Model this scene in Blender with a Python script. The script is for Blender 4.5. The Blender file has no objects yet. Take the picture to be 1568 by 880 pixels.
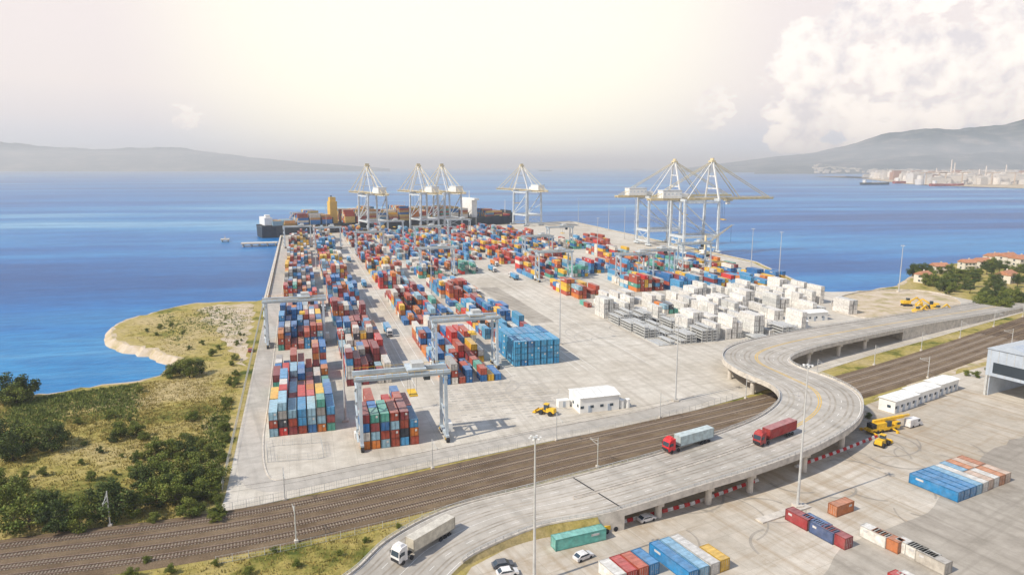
import bpy, math, random
import numpy as np
from mathutils import Vector, Matrix
random.seed(7); np.random.seed(7)
scene=bpy.context.scene
# ---------------------------------------------------------------- survey frame
H=80.0; F=1060.0; TH=math.radians(9.95); CT,ST=math.cos(TH),math.sin(TH)
def G(px,py,z=0.0):
    """photogrammetric survey: bearing -> metres on the plane z"""
    dx=(px-784)/F; dy=(py-440)/F
    t=(H-z)/(ST+dy*CT)
    return Vector((dx*t,(CT-dy*ST)*t,z))
YA=math.radians(17); U=Vector((math.cos(YA),math.sin(YA),0)); V=Vector((-math.sin(YA),math.cos(YA),0))
def YW(s,t,z=0): return U*s+V*t+Vector((0,0,z))

# ---------------------------------------------------------------- materials
def new(nt,t,**k):
    n=nt.nodes.new(t)
    for a,b in k.items(): setattr(n,a,b)
    return n
def base(name,rough=.8,metal=0,spec=.3):
    m=bpy.data.materials.new(name); m.use_nodes=True
    b=m.node_tree.nodes['Principled BSDF']
    b.inputs['Roughness'].default_value=rough; b.inputs['Metallic'].default_value=metal
    b.inputs['Specular IOR Level'].default_value=spec
    return m,b
def noise(nt,scale,vec=None,detail=6,rough=.6,mscale=None,rot=0):
    n=new(nt,'ShaderNodeTexNoise'); n.inputs['Scale'].default_value=scale
    n.inputs['Detail'].default_value=detail; n.inputs['Roughness'].default_value=rough
    if vec is None:
        g=new(nt,'ShaderNodeNewGeometry'); vec=g.outputs['Position']
    if mscale or rot:
        r=new(nt,'ShaderNodeMapping'); r.vector_type='TEXTURE'; r.inputs['Rotation'].default_value=(0,0,rot)
        nt.links.new(vec,r.inputs[0]); vec=r.outputs[0]
        if mscale:
            mp=new(nt,'ShaderNodeMapping'); mp.inputs['Scale'].default_value=mscale
            nt.links.new(vec,mp.inputs[0]); vec=mp.outputs[0]
    nt.links.new(vec,n.inputs['Vector']); return n
def ramp(nt,src,stops,interp='LINEAR'):
    r=new(nt,'ShaderNodeValToRGB'); r.color_ramp.interpolation=interp
    e=r.color_ramp.elements
    while len(e)<len(stops): e.new(.5)
    for i,(p,c) in enumerate(stops):
        e[i].position=p; e[i].color=(*c,1) if len(c)==3 else c
    nt.links.new(src,r.inputs[0]); return r
def mixc(nt,fac,a,b,mode='MIX'):
    m=new(nt,'ShaderNodeMix',data_type='RGBA',blend_type=mode)
    for inp,v in ((0,fac),(6,a),(7,b)):
        if isinstance(v,bpy.types.NodeSocket): nt.links.new(v,m.inputs[inp])
        elif inp==0: m.inputs[0].default_value=v
        else: m.inputs[inp].default_value=(*v,1)
    return m.outputs[2]
def bump(nt,b,src,strength,dist):
    n=new(nt,'ShaderNodeBump'); n.inputs['Strength'].default_value=strength; n.inputs['Distance'].default_value=dist
    nt.links.new(src,n.inputs['Height']); nt.links.new(n.outputs[0],b.inputs['Normal'])
def simple(name,col,rough=.7,metal=0,var=.15,scale=.6,spec=.3):
    m,b=base(name,rough,metal,spec); nt=m.node_tree
    n=noise(nt,scale)
    lo=tuple(c*(1-var) for c in col); hi=tuple(min(1,c*(1+var)) for c in col)
    r=ramp(nt,n.outputs[0],[(.3,lo),(.7,hi)])
    nt.links.new(r.outputs[0],b.inputs['Base Color']); return m
def attrmat(name,rough=.55,corr=False,spec=.3):
    m,b=base(name,rough,0,spec); nt=m.node_tree
    a=new(nt,'ShaderNodeAttribute'); a.attribute_name='Col'
    n=noise(nt,.9); r=ramp(nt,n.outputs[0],[(.3,(.72,.69,.66)),(.65,(1.1,1.08,1.05))])
    c=mixc(nt,1.0,a.outputs['Color'],r.outputs[0],'MULTIPLY')
    dn=noise(nt,.35,detail=8,rough=.7); dr=ramp(nt,dn.outputs[0],[(.45,(.0,.0,.0)),(.75,(.22,.22,.22))])
    c=mixc(nt,dr.outputs[0],c,(.42,.37,.31))          # dusty beige mix, also painted in for the warm hazy fade
    if corr:
        tc=new(nt,'ShaderNodeTexCoord'); sep=new(nt,'ShaderNodeSeparateXYZ'); nt.links.new(tc.outputs['Object'],sep.inputs[0])
        ad=new(nt,'ShaderNodeMath',operation='ADD'); nt.links.new(sep.outputs[0],ad.inputs[0]); nt.links.new(sep.outputs[1],ad.inputs[1])
        mu=new(nt,'ShaderNodeMath',operation='MULTIPLY'); nt.links.new(ad.outputs[0],mu.inputs[0]); mu.inputs[1].default_value=22
        sn=new(nt,'ShaderNodeMath',operation='SINE'); nt.links.new(mu.outputs[0],sn.inputs[0])
        bump(nt,b,sn.outputs[0],.5,.04)
    nt.links.new(c,b.inputs['Base Color']); return m
def concrete(name,c0,c1,stain,rot,joint=True,stainamt=.5):
    m,b=base(name,.85,0,.2); nt=m.node_tree
    n1=noise(nt,.018,detail=8,rough=.65); n2=noise(nt,.25,detail=8,rough=.7)
    r1=ramp(nt,n1.outputs[0],[(.38,c0),(.60,c1)])
    r2=ramp(nt,n2.outputs[0],[(.25,(.74,.73,.71)),(.7,(1.06,1.06,1.06))])
    c=mixc(nt,1.0,r1.outputs[0],r2.outputs[0],'MULTIPLY')
    st=noise(nt,1,mscale=(.32,.012,1),rot=rot,detail=5)
    rs=ramp(nt,st.outputs[0],[(.48,(0,0,0)),(.66,(1,1,1))])
    ml=new(nt,'ShaderNodeMath',operation='MULTIPLY'); nt.links.new(rs.outputs[0],ml.inputs[0]); ml.inputs[1].default_value=stainamt
    c=mixc(nt,ml.outputs[0],c,stain)
    st=noise(nt,1,mscale=(.015,.35,1),rot=rot+.12,detail=5)
    rs=ramp(nt,st.outputs[0],[(.54,(0,0,0)),(.70,(1,1,1))])
    ml=new(nt,'ShaderNodeMath',operation='MULTIPLY'); nt.links.new(rs.outputs[0],ml.inputs[0]); ml.inputs[1].default_value=stainamt*.8
    c=mixc(nt,ml.outputs[0],c,stain)
    n3=noise(nt,.06,detail=10,rough=.75); r3=ramp(nt,n3.outputs[0],[(.53,(0,0,0)),(.66,(1,1,1))])
    ml=new(nt,'ShaderNodeMath',operation='MULTIPLY'); nt.links.new(r3.outputs[0],ml.inputs[0]); ml.inputs[1].default_value=stainamt
    c=mixc(nt,ml.outputs[0],c,stain)
    if joint:
        g=new(nt,'ShaderNodeNewGeometry'); r=new(nt,'ShaderNodeMapping'); r.vector_type='TEXTURE'; r.inputs['Rotation'].default_value=(0,0,rot)
        nt.links.new(g.outputs['Position'],r.inputs[0])
        br=new(nt,'ShaderNodeTexBrick'); br.offset=0; br.inputs['Scale'].default_value=1
        br.inputs['Brick Width'].default_value=6; br.inputs['Row Height'].default_value=6; br.inputs['Mortar Size'].default_value=.06
        br.inputs['Color1'].default_value=(1,1,1,1); br.inputs['Color2'].default_value=(.92,.92,.91,1); br.inputs['Mortar'].default_value=(.78,.78,.76,1)
        nt.links.new(r.outputs[0],br.inputs[0]); c=mixc(nt,1.0,c,br.outputs[0],'MULTIPLY')
    nt.links.new(c,b.inputs['Base Color']); bump(nt,b,n2.outputs[0],.2,.1); return m
M={}
M['conc']=concrete('terminal_concrete',(.53,.475,.395),(.65,.60,.52),(.35,.305,.245),YA,True,.45)
M['yardc']=concrete('yard_concrete',(.48,.42,.34),(.62,.56,.475),(.33,.24,.145),math.radians(28),True,.55)
M['road']=concrete('worn_road',(.42,.385,.335),(.51,.47,.415),(.28,.26,.225),math.radians(25),False,.5)
M['apron']=concrete('apron_asphalt',(.35,.31,.26),(.45,.405,.34),(.2,.175,.14),math.radians(28),False,.55)
M['parap']=simple('parapet_concrete',(.55,.50,.43),.9,0,.25,.5)
M['paint']=simple('white_paint',(.72,.70,.65),.7,0,.2,2)
M['ypaint']=simple('yellow_paint',(.64,.42,.10),.7,0,.2,1)
M['rail']=simple('rail_steel',(.27,.19,.14),.4,.4,.2,1)
M['sleeper']=simple('sleeper_concrete',(.29,.235,.18),.9,0,.3,2)
M['white']=simple('white_steel',(.76,.75,.71),.5,0,.12,.3)
M['bluew']=simple('pale_blue_steel',(.43,.49,.53),.5,0,.2,.3)
M['cwhite']=simple('crane_white',(.55,.59,.61),.5,0,.2,.3)
M['cream']=simple('cream_steel',(.64,.54,.33),.5,0,.2,.3)
M['yellow']=simple('machine_yellow',(.74,.45,.03),.5,0,.2,1)
M['dark']=simple('dark_rubber',(.03,.03,.033),.8,0,.2,2)
M['glass']=simple('glass_dark',(.04,.06,.08),.12,0,.1,1,spec=.6)
M['galv']=simple('galvanised_steel',(.5,.5,.48),.45,.1,.15,1)
M['hull']=simple('hull_paint',(.03,.04,.05),.5,0,.3,.05)
M['hullred']=simple('hull_antifouling',(.3,.05,.04),.6,0,.2,.05)
M['bark']=simple('bark',(.09,.065,.045),.9,0,.3,3)
M['wall']=simple('rendered_wall',(.65,.6,.5),.8,0,.1,.5)
M['tile']=simple('roof_tile',(.45,.21,.12),.8,0,.25,1)
M['cont']=attrmat('container_paint',.55,True)
M['col']=attrmat('painted_parts',.5,False)
M['clad']=simple('blue_grey_cladding',(.40,.45,.51),.5,0,.12,.4)
def ballast():
    m,b=base('ballast',.95,0,.1); nt=m.node_tree
    n1=noise(nt,.1,detail=6); n2=noise(nt,4,detail=3,rough=.8)
    r1=ramp(nt,n1.outputs[0],[(.3,(.125,.085,.052)),(.7,(.24,.175,.11))]); r2=ramp(nt,n2.outputs[0],[(.3,(.5,.5,.5)),(.7,(1.35,1.35,1.35))])
    nt.links.new(mixc(nt,1.0,r1.outputs[0],r2.outputs[0],'MULTIPLY'),b.inputs['Base Color']); bump(nt,b,n2.outputs[0],.6,.08); return m
M['ballast']=ballast()
def ground(name,bias=0):
    m,b=base(name,.95,0,.1); nt=m.node_tree
    n1=noise(nt,.035,detail=9,rough=.68); n2=noise(nt,.5,detail=9,rough=.75)
    r1=ramp(nt,n1.outputs[0],[(.36-bias,(.06,.09,.02)),(.43-bias,(.19,.19,.045)),(.49-bias,(.42,.34,.11)),(.66-bias,(.52,.41,.22))])
    r2=ramp(nt,n2.outputs[0],[(.28,(.45,.48,.4)),(.68,(1.15,1.12,1.05))])
    c=mixc(nt,1.0,r1.outputs[0],r2.outputs[0],'MULTIPLY')
    nt.links.new(c,b.inputs['Base Color']); bump(nt,b,n2.outputs[0],.8,.5); return m
M['ground']=ground('grassland',.015); M['dry']=ground('dry_grass',.07)
def sandm():
    m,b=base('sand',.95,0,.1); nt=m.node_tree
    n1=noise(nt,.12,detail=9,rough=.7); r1=ramp(nt,n1.outputs[0],[(.36,(.32,.28,.13)),(.46,(.46,.37,.24)),(.6,(.56,.47,.37))])
    nt.links.new(r1.outputs[0],b.inputs['Base Color']); bump(nt,b,n1.outputs[0],.6,.4); return m
M['sand']=sandm()
def leaf(name,c0,c1):
    m,b=base(name,.7,0,.2); nt=m.node_tree
    a=new(nt,'ShaderNodeAttribute'); a.attribute_name='Col'
    n=noise(nt,.35,detail=3); r=ramp(nt,n.outputs[0],[(.3,c0),(.7,c1)])
    c=mixc(nt,1.0,r.outputs[0],a.outputs['Color'],'MULTIPLY'); nt.links.new(c,b.inputs['Base Color']); return m
M['leaf']=leaf('foliage',(.08,.12,.022),(.19,.215,.045))
M['leafd']=leaf('foliage_dark',(.04,.07,.02),(.10,.13,.035))
M['grass']=leaf('grass_blades',(.20,.19,.05),(.46,.37,.14))
def sea():
    m,b=base('sea_water',.3,0,.06); nt=m.node_tree
    n1=noise(nt,1,mscale=(.0007,.0045,1),detail=7,rough=.62,rot=math.radians(8))
    n2=noise(nt,1,mscale=(.006,.03,1),detail=6,rough=.65,rot=math.radians(12))
    n3=noise(nt,1,mscale=(.06,.22,1),detail=5,rough=.7,rot=math.radians(15))
    r=ramp(nt,n1.outputs[0],[(.38,(.0,.075,.25)),(.49,(.001,.13,.37)),(.57,(.02,.20,.43)),(.68,(.17,.37,.53))])
    r2=ramp(nt,n2.outputs[0],[(.3,(.66,.74,.82)),(.7,(1.32,1.24,1.16))]); r3=ramp(nt,n3.outputs[0],[(.3,(.64,.72,.8)),(.7,(1.38,1.28,1.2))])
    c=mixc(nt,1.0,r.outputs[0],r2.outputs[0],'MULTIPLY'); c=mixc(nt,1.0,c,r3.outputs[0],'MULTIPLY')
    nt.links.new(c,b.inputs['Base Color'])
    w=noise(nt,1,mscale=(.25,.5,1),detail=6,rough=.65,rot=math.radians(20)); bump(nt,b,w.outputs[0],.5,.8)
    return m
M['sea']=sea()
def hillm(name,c0,c1,c2):
    m,b=base(name,.95,0,.05); nt=m.node_tree
    n=noise(nt,.003,detail=10,rough=.7); r=ramp(nt,n.outputs[0],[(.35,c0),(.5,c1),(.66,c2)])
    nt.links.new(r.outputs[0],b.inputs['Base Color']); return m
M['hill']=hillm('hazy_hill_scrub',(.04,.065,.07),(.09,.11,.11),(.26,.24,.22))  # scrub tones with distance haze painted in as a muted blue tint

# ---------------------------------------------------------------- mesh builder
class MB:
    def __init__(s): s.v=[];s.f=[];s.m=[];s.c=[]
    def add(s,vs,fs,mat=0,col=(1,1,1)):
        o=len(s.v); s.v+= [tuple(x) for x in vs]
        for i,f in enumerate(fs):
            s.f.append(tuple(o+k for k in f)); s.m.append(mat)
            s.c.append(col[i] if isinstance(col,list) else col)
    BF=[(0,3,2,1),(4,5,6,7),(0,1,5,4),(1,2,6,5),(2,3,7,6),(3,0,4,7)]
    def box(s,c,d,mat=0,rot=0,col=(1,1,1),taper=1.0,tx=None):
        x,y,z=c; a,b,h=d[0]/2,d[1]/2,d[2]/2; tX=taper if tx is None else tx
        cr,sr=math.cos(rot),math.sin(rot); vs=[]
        for zz,k,kx in ((-h,1,1),(h,taper,tX)):
            for (i,j) in ((-1,-1),(1,-1),(1,1),(-1,1)):
                X,Y=i*a*kx,j*b*k; vs.append((x+X*cr-Y*sr,y+X*sr+Y*cr,z+zz))
        s.add(vs,s.BF,mat,col)
    def beam(s,a,b,w,h=None,mat=0,col=(1,1,1)):
        a=Vector(a);b=Vector(b);h=h or w; d=(b-a).normalized()
        up=Vector((0,0,1)) if abs(d.z)<.98 else Vector((0,1,0))
        sx=d.cross(up).normalized(); u=sx.cross(d)
        vs=[]
        for p in (a,b):
            for i,j in ((-1,-1),(1,-1),(1,1),(-1,1)): vs.append(p+sx*(i*w/2)+u*(j*h/2))
        s.add(vs,s.BF,mat,col)
    def cyl(s,a,b,r1,r2=None,n=8,mat=0,col=(1,1,1)):
        a=Vector(a);b=Vector(b);r2=r1 if r2 is None else r2; d=(b-a).normalized()
        up=Vector((0,0,1)) if abs(d.z)<.98 else Vector((0,1,0))
        sx=d.cross(up).normalized(); u=sx.cross(d); vs=[]
        for p,r in ((a,r1),(b,r2)):
            for i in range(n):
                t=2*math.pi*i/n; vs.append(p+sx*(math.cos(t)*r)+u*(math.sin(t)*r))
        fs=[(i,(i+1)%n,n+(i+1)%n,n+i) for i in range(n)]+[tuple(range(n-1,-1,-1)),tuple(range(n,2*n))]
        s.add(vs,fs,mat,col)
    def prism(s,prof,y0,y1,mat=0,col=(1,1,1)):
        n=len(prof); vs=[(x,y0,z) for x,z in prof]+[(x,y1,z) for x,z in prof]
        fs=[(i,n+i,n+(i+1)%n,(i+1)%n) for i in range(n)]+[tuple(range(n)),tuple(range(2*n-1,n-1,-1))]
        s.add(vs,fs,mat,col)
    def mesh(s,name,mats,smooth=False):
        me=bpy.data.meshes.new(name); me.from_pydata(s.v,[],s.f)
        for m in mats: me.materials.append(M[m] if isinstance(m,str) else m)
        me.polygons.foreach_set('material_index',s.m)
        at=me.attributes.new('Col','FLOAT_COLOR','FACE')
        arr=np.ones((len(s.c),4),dtype=np.float32); arr[:,:3]=np.array(s.c,dtype=np.float32).reshape(-1,3); at.data.foreach_set('color',arr.ravel())
        if smooth: me.polygons.foreach_set('use_smooth',[True]*len(s.f))
        me.update(); return me
    def obj(s,name,mats,loc=(0,0,0),rot=0,smooth=False,scale=1):
        return place(s.mesh(name,mats,smooth),name,loc,rot,scale)
def place(me,name,loc=(0,0,0),rot=0,scale=1):
    o=bpy.data.objects.new(name,me); o.location=loc; o.rotation_euler=(0,0,rot)
    o.scale=(scale,)*3 if not hasattr(scale,'__len__') else scale
    scene.collection.objects.link(o); return o
def catmull(P,n):
    P=[np.array(p,float) for p in P]; P=[2*P[0]-P[1]]+P+[2*P[-1]-P[-2]]; out=[]
    for i in range(1,len(P)-2):
        a,b,c,d=P[i-1:i+3]
        for k in range(n):
            t=k/n; out.append(.5*((2*b)+(-a+c)*t+(2*a-5*b+4*c-d)*t*t+(-a+3*b-3*c+d)*t**3))
    out.append(P[-2]); return np.array(out)
def resample(P,step,nd=2):
    d=np.r_[0,np.cumsum(np.linalg.norm(np.diff(P[:,:nd],axis=0),axis=1))]
    n=max(2,int(d[-1]/step)); q=np.linspace(0,d[-1],n)
    return np.stack([np.interp(q,d,P[:,k]) for k in range(P.shape[1])],1)
def normals(P):
    t=np.gradient(P[:,:2],axis=0); t/=np.linalg.norm(t,axis=1)[:,None]; return np.stack([-t[:,1],t[:,0]],1)
def poly_obj(name,pts,z,mat):
    import bmesh
    bm=bmesh.new(); vs=[bm.verts.new((p[0],p[1],z)) for p in pts]; f=bm.faces.new(vs); f.normal_update()
    if f.normal.z<0: f.normal_flip()
    bmesh.ops.triangulate(bm,faces=[f]); me=bpy.data.meshes.new(name); bm.to_mesh(me); bm.free(); me.materials.append(M[mat]); return place(me,name)
def inpoly(x,y,P):
    c=False; j=len(P)-1
    for i in range(len(P)):
        if (P[i][1]>y)!=(P[j][1]>y) and x<(P[j][0]-P[i][0])*(y-P[i][1])/(P[j][1]-P[i][1])+P[i][0]: c=not c
        j=i
    return c
def G2(l): return [tuple(G(*p)[:2]) for p in l]
def wob(pts,step=4,a=1.2):
    """irregular natural outline"""
    p=resample(np.array(list(pts)+[pts[0]],float),step)[:-1]
    return [tuple(q+np.random.randn(2)*a) for q in p]

# ---------------------------------------------------------------- sea + land
SEA=-3.0
R=60000
mb=MB(); mb.add([(-R,-2000,SEA),(R,-2000,SEA),(R,R,SEA),(-R,R,SEA)],[(0,1,2,3)]); mb.obj('sea',['sea'])
shoreL=[(-600,668),(-200,632),(0,611),(60,603),(140,592),(200,584),(240,577),(262,562),(268,548),(235,535),(185,522),(170,508),(185,492),(240,477),(300,464),(392,461)]
shoreL=[(-900,225),(-500,215)]+G2(shoreL)
shoreL=resample(catmull(shoreL,6),4)
for i in range(1,len(shoreL)-1): shoreL[i]+=np.random.randn(2)*.8
quay=[(-269+0,803),(82,1013),tuple(YW(380,930)[:2]),tuple(YW(366,493)[:2]),tuple(YW(322,374)[:2])]
quay=[tuple(YW(-23,440)[:2])]+quay
shoreR=[(1250,446),(1290,447),(1345,442),(1385,433),(1400,420),(1430,408),(1480,401),(1568,394),(1700,386)]
shoreR=resample(catmull(G2(shoreR),6),6)
for i in range(1,len(shoreR)-1): shoreR[i]+=np.random.randn(2)*1.0
outer=[(1400,900),(4000,1100),(4000,-1500),(-2500,-1500),(-2500,260)]
poly_obj('ground',[tuple(p) for p in shoreL]+quay+[tuple(p) for p in shoreR]+outer,0,'ground')
def bank(name,P,w,mat,side,inner=1.2):
    n=normals(P); mb=MB(); k=len(P); vs=[]
    for off,z in((-inner,.035),(0.3,.0),(w,SEA-.6)):
        j=[off+(random.uniform(-1,1) if off<0 else 0) for _ in range(k)]
        vs+=[(P[i][0]+side*n[i][0]*j[i],P[i][1]+side*n[i][1]*j[i],z) for i in range(k)]
    mb.add(vs,[(r*k+i,r*k+i+1,(r+1)*k+i+1,(r+1)*k+i) for r in(0,1) for i in range(k-1)]); mb.obj(name,[mat])
bank('shore_bank',shoreL,4,'sand',1); bank('shore_bank',shoreR,5,'sand',1)
mb=MB(); Q=quay+[tuple(shoreR[0])]
for a,b in zip(Q[:-1],Q[1:]):
    mb.add([(a[0],a[1],SEA-2),(b[0],b[1],SEA-2),(b[0],b[1],0.02),(a[0],a[1],0.02)],[(0,1,2,3)])
    A=Vector((*a,.3));B=Vector((*b,.3)); mb.beam(A,B,1.0,.62)
mb.obj('quay_wall',['parap'])
mb=MB(); mb.beam(YW(-21.5,437,.8),YW(-21.5,835,.8),.8,1.6); mb.obj('sea_wall',['parap'])
poly_obj('dry_grass_flat',wob(G2([(385,466),(300,470),(250,480),(200,494),(186,506),(196,516),(240,528),(278,544),(268,578),(200,592),(120,604),(60,616),(90,640),(200,622),(290,612),(345,600),(368,565),(380,510)])),.02,'dry')
poly_obj('sandy_beach',wob(G2([(390,464),(330,467),(300,474),(324,482),(306,492),(332,500),(342,520),(371,560),(381,510)])),.04,'sand')

# ---------------------------------------------------------------- pavements
front=G2([(335,786),(440,764),(540,742),(700,706),(840,676),(1000,646),(1130,610),(1240,574),(1330,545),(1420,520),(1568,478)])
ter=[tuple(YW(-21,172)[:2])]+front+G2([(1500,462),(1440,450),(1350,446)])+[tuple(YW(300,366)[:2]),tuple(YW(320,378)[:2]),tuple(YW(363,494)[:2]),tuple(YW(378,928)[:2]),(81,1010),(-267,803)]
poly_obj('terminal_pavement',ter,.06,'conc')
yard=G2([(690,915),(722,868),(790,832),(930,796),(960,742),(1130,688),(1320,622),(1400,592),(1480,568),(1600,535)])+[(420,330),(500,-100),(10,-100)]
poly_obj('yard_pavement',yard,.04,'yardc')
poly_obj('asphalt_apron',wob(G2([(1240,905),(1290,838),(1420,782),(1500,700),(1568,662),(1750,640),(1750,905)]),5,.5),.07,'apron')
rb=[(1372+100*math.cos(a),467+23*math.sin(a)) for a in np.linspace(0,2*math.pi,40)][:-1]
poly_obj('gravel_mound',G2(rb),.10,'sand')
mb=MB(); rg=resample(np.array(G2(rb+[rb[0]])),4)
for a,b in zip(rg[:-1],rg[1:]): mb.beam((*a,.35),(*b,.35),.5,.7)
mb.obj('mound_kerb',['parap'])
poly_obj('dirt_verge',wob(G2([(1335,612),(1400,590),(1480,563),(1600,527),(1700,500),(1700,475),(1568,522),(1450,560)])),.065,'sand')
pr=[YW(-13.5,830),YW(-16,600),YW(-17,400),YW(-17,250),YW(-17,205),G(392,735),G(440,742),G(540,722),G(700,690),G(840,662),G(1000,632),G(1085,606)]
pr=resample(catmull([tuple(p[:2]) for p in pr],8),4); nn=normals(pr)
mb=MB();k=len(pr)
mb.add([(pr[i][0]+nn[i][0]*3,pr[i][1]+nn[i][1]*3,.08) for i in range(k)]+[(pr[i][0]-nn[i][0]*3.4,pr[i][1]-nn[i][1]*3.4,.08) for i in range(k)],[(i,k+i,k+i+1,i+1) for i in range(k-1)])
mb.obj('perimeter_road',['road'])
mb=MB()
for i in range(60,k-2):
    a=pr[i]+nn[i]*3.4;b=pr[i+1]+nn[i+1]*3.4; mb.beam((*a,.12),(*b,.12),.35,.2)
mb.obj('kerb',['parap'])
mb=MB()
for s in (33.5,37.5,44.5,75.5,103,106.5,110,134):
    mb.add([tuple(YW(s,245,.085)),tuple(YW(s+.2,245,.085)),tuple(YW(s+.2,800,.085)),tuple(YW(s,800,.085))],[(0,1,2,3)])
for t in np.arange(200,240,5.2):
    for s0,s1 in((44,66),(70,88)):
        mb.add([tuple(YW(s0,t,.085)),tuple(YW(s1,t,.085)),tuple(YW(s1,t+.12,.085)),tuple(YW(s0,t+.12,.085))],[(0,1,2,3)])
mb.obj('yard_markings',['paint'])
mb=MB()
for i in range(0,16):
    for j in range(0,14):
        if random.random()<.3: continue
        p=YW(45+j*2.9,203+i*2.4,.08); mb.box(tuple(p),(2.0,.9,.02),0,YA)
mb.obj('ground_slab_marks',['road'])
mb=MB(); q=[YW(112,330),YW(124,330),YW(124,440),YW(112,440)]
mb.add([(p.x,p.y,.082) for p in q],[(0,1,2,3)]); mb.obj('asphalt_lane',['apron'])
def patches(name,cen,z,mat,n,spread,sz):
    mb=MB()
    for j in range(n):
        c=cen+Vector((random.gauss(0,spread),random.gauss(0,spread),0)); r=random.uniform(*sz); a0=random.random()*6; L=random.uniform(1.,2.6); w=random.uniform(.35,.7)
        m=int(r*L/1.2)+3
        for k in range(m):
            t0=a0+L*k/m;t1=a0+L*(k+1)/m
            mb.add([(c.x+math.cos(t)*q,c.y+math.sin(t)*q,z+j*.0006) for t,q in((t0,r),(t0,r+w),(t1,r+w),(t1,r))],[(0,1,2,3)])
    mb.obj(name,[mat])
patches('tyre_marks',G(1400,720),.082,'apron',26,18,(6,15)); patches('tyre_marks',YW(75,222),.09,'road',14,9,(5,11)); patches('tyre_marks',G(1150,780),.06,'apron',14,12,(5,12)); patches('tyre_marks',YW(135,290),.09,'road',16,14,(6,16))

# ---------------------------------------------------------------- railway
rl=[(-330,918),(-150,890),(0,862),(300,822),(540,776),(840,704),(1130,636),(1320,586),(1450,545),(1568,503),(1700,458),(1900,410)]
rl=resample(catmull(G2(rl),10),3.0); rn=normals(rl)
mb=MB()
def ribbon(mb,P,n,o1,o2,z1,z2,mat=0):
    k=len(P); mb.add([(P[i][0]+n[i][0]*o1,P[i][1]+n[i][1]*o1,z1) for i in range(k)]+[(P[i][0]+n[i][0]*o2,P[i][1]+n[i][1]*o2,z2) for i in range(k)],[(i+1,i,k+i,k+i+1) for i in range(k-1)],mat)
ribbon(mb,rl,rn,9.6,-9.6,.35,.35); ribbon(mb,rl,rn,10.6,9.6,.03,.35); ribbon(mb,rl,rn,-9.6,-10.6,.35,.03)
mb.obj('railway_ballast',['ballast'])
fine=resample(rl,.65); fn=normals(fine)
mb=MB(); offs=(-7,-2.6,2.2,6.8)
for o in offs:
    for i in range(len(fine)):
        if fine[i][0]>230: break
        p=fine[i]+fn[i]*o; mb.box((p[0],p[1],.40),(.26,2.5,.16),1,math.atan2(fn[i][1],fn[i][0])-math.pi/2)
    for g in(-.75,.75):
        for (a,b,z1,z2) in((.08,-.08,.64,.64),(.08,.08,.45,.64),(-.08,-.08,.64,.45)):
            ribbon(mb,rl,rn,o+g+a,o+g+b,z1,z2,0)
mb.obj('railway_track',['rail','sleeper'])
mb=MB(); mb.box((0,0,.3),(.8,.8,.6),1)
mb.cyl((0,0,.5),(0,0,8.5),.16,.11,8)
mb.beam((0,0,7.6),(0,-3.4,7.0),.09); mb.beam((0,0,6.4),(0,-3.4,6.9),.09); mb.beam((0,0,8.4),(0,-2.6,7.2),.05); mb.cyl((0,-3.4,6.6),(0,-3.4,7.3),.08,.08,6)
cm=mb.mesh('catenary_pole',['galv','parap'])
wires=MB(); idx=range(4,len(rl)-20,13)
for j,i in enumerate(idx):
    for sgn in(1,-1):
        p=rl[i]+rn[i]*sgn*10.4; a=math.atan2(rn[i][1],rn[i][0])-math.pi/2+(0 if sgn>0 else math.pi)
        if sgn<0 and j%2: continue
        place(cm,'catenary_pole',(p[0],p[1],.05),a)
for o in(6.8,-7):
    for h in(5.9,7.0):
        last=None
        for i in idx:
            p=rl[i]+rn[i]*o; q=Vector((p[0],p[1],h))
            if last is not None: wires.beam(last,q,.03)
            last=q
wires.obj('overhead_wires',['dark'])

# ---------------------------------------------------------------- flyover
E=[((470,920),(655,930),.3),((540,875),(690,880),.5),((597,824),(735,845),1.1),((695,776),(830,806),2.2),((850,737),(937,786),4.4),
((1010,694),(1070,746),6),((1110,660),(1180,712),6.8),((1165,636),(1265,678),7),((1192,611),(1318,641),7),((1180,590),(1318,606),7),
((1130,568),(1278,581),7),((1106,549),(1222,561),7),((1115,532),(1212,548),7),((1160,518),(1245,534),7),((1250,502),(1310,519),6.6),
((1380,482),(1415,498),5),((1470,468),(1525,480),2.6),((1560,452),(1620,462),.6)]
arr=[[*G(*l,z),*G(*r,z)] for l,r,z in E]
D=catmull(arr,14)
mid=(D[:,:2]+D[:,3:5])/2; dd=np.r_[0,np.cumsum(np.linalg.norm(np.diff(mid,axis=0),axis=1))]
q=np.linspace(0,dd[-1],int(dd[-1]/2)); D=np.stack([np.interp(q,dd,D[:,k]) for k in range(6)],1)
D[:,2]=np.maximum(D[:,2],.25);D[:,5]=np.maximum(D[:,5],.25)
K=len(D); Lp=[Vector(r[:3]) for r in D]; Rp=[Vector(r[3:]) for r in D]
def nearest(px,py,z=7):
    g=G(px,py,z); return min(range(K),key=lambda i:((Lp[i]+Rp[i])/2-g).length)
iA=nearest(905,757,4.6); iB=nearest(1360,495,5.5)
def fr(i,f,dz=0): return Lp[i].lerp(Rp[i],f)+Vector((0,0,dz))
mb=MB()
def lane(mb,f1,f2,dz,rng,mat=0,dash=None):
    for i in rng:
        if dash and (i%(dash*3))>=dash: continue
        mb.add([fr(i,f1,dz),fr(i,f2,dz),fr(i+1,f2,dz),fr(i+1,f1,dz)],[(0,1,2,3)],mat)
def slope(i,f):
    p=fr(i,f); o=(Lp[i]-Rp[i]); o.z=0; o.normalize(); o=o*(1 if f==0 else -1)
    if i<iA-2: return p+o*(.4+p.z*(1.4 if f==0 else .45))-Vector((0,0,p.z+.1))
    return Vector((p.x,p.y,0))
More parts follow.
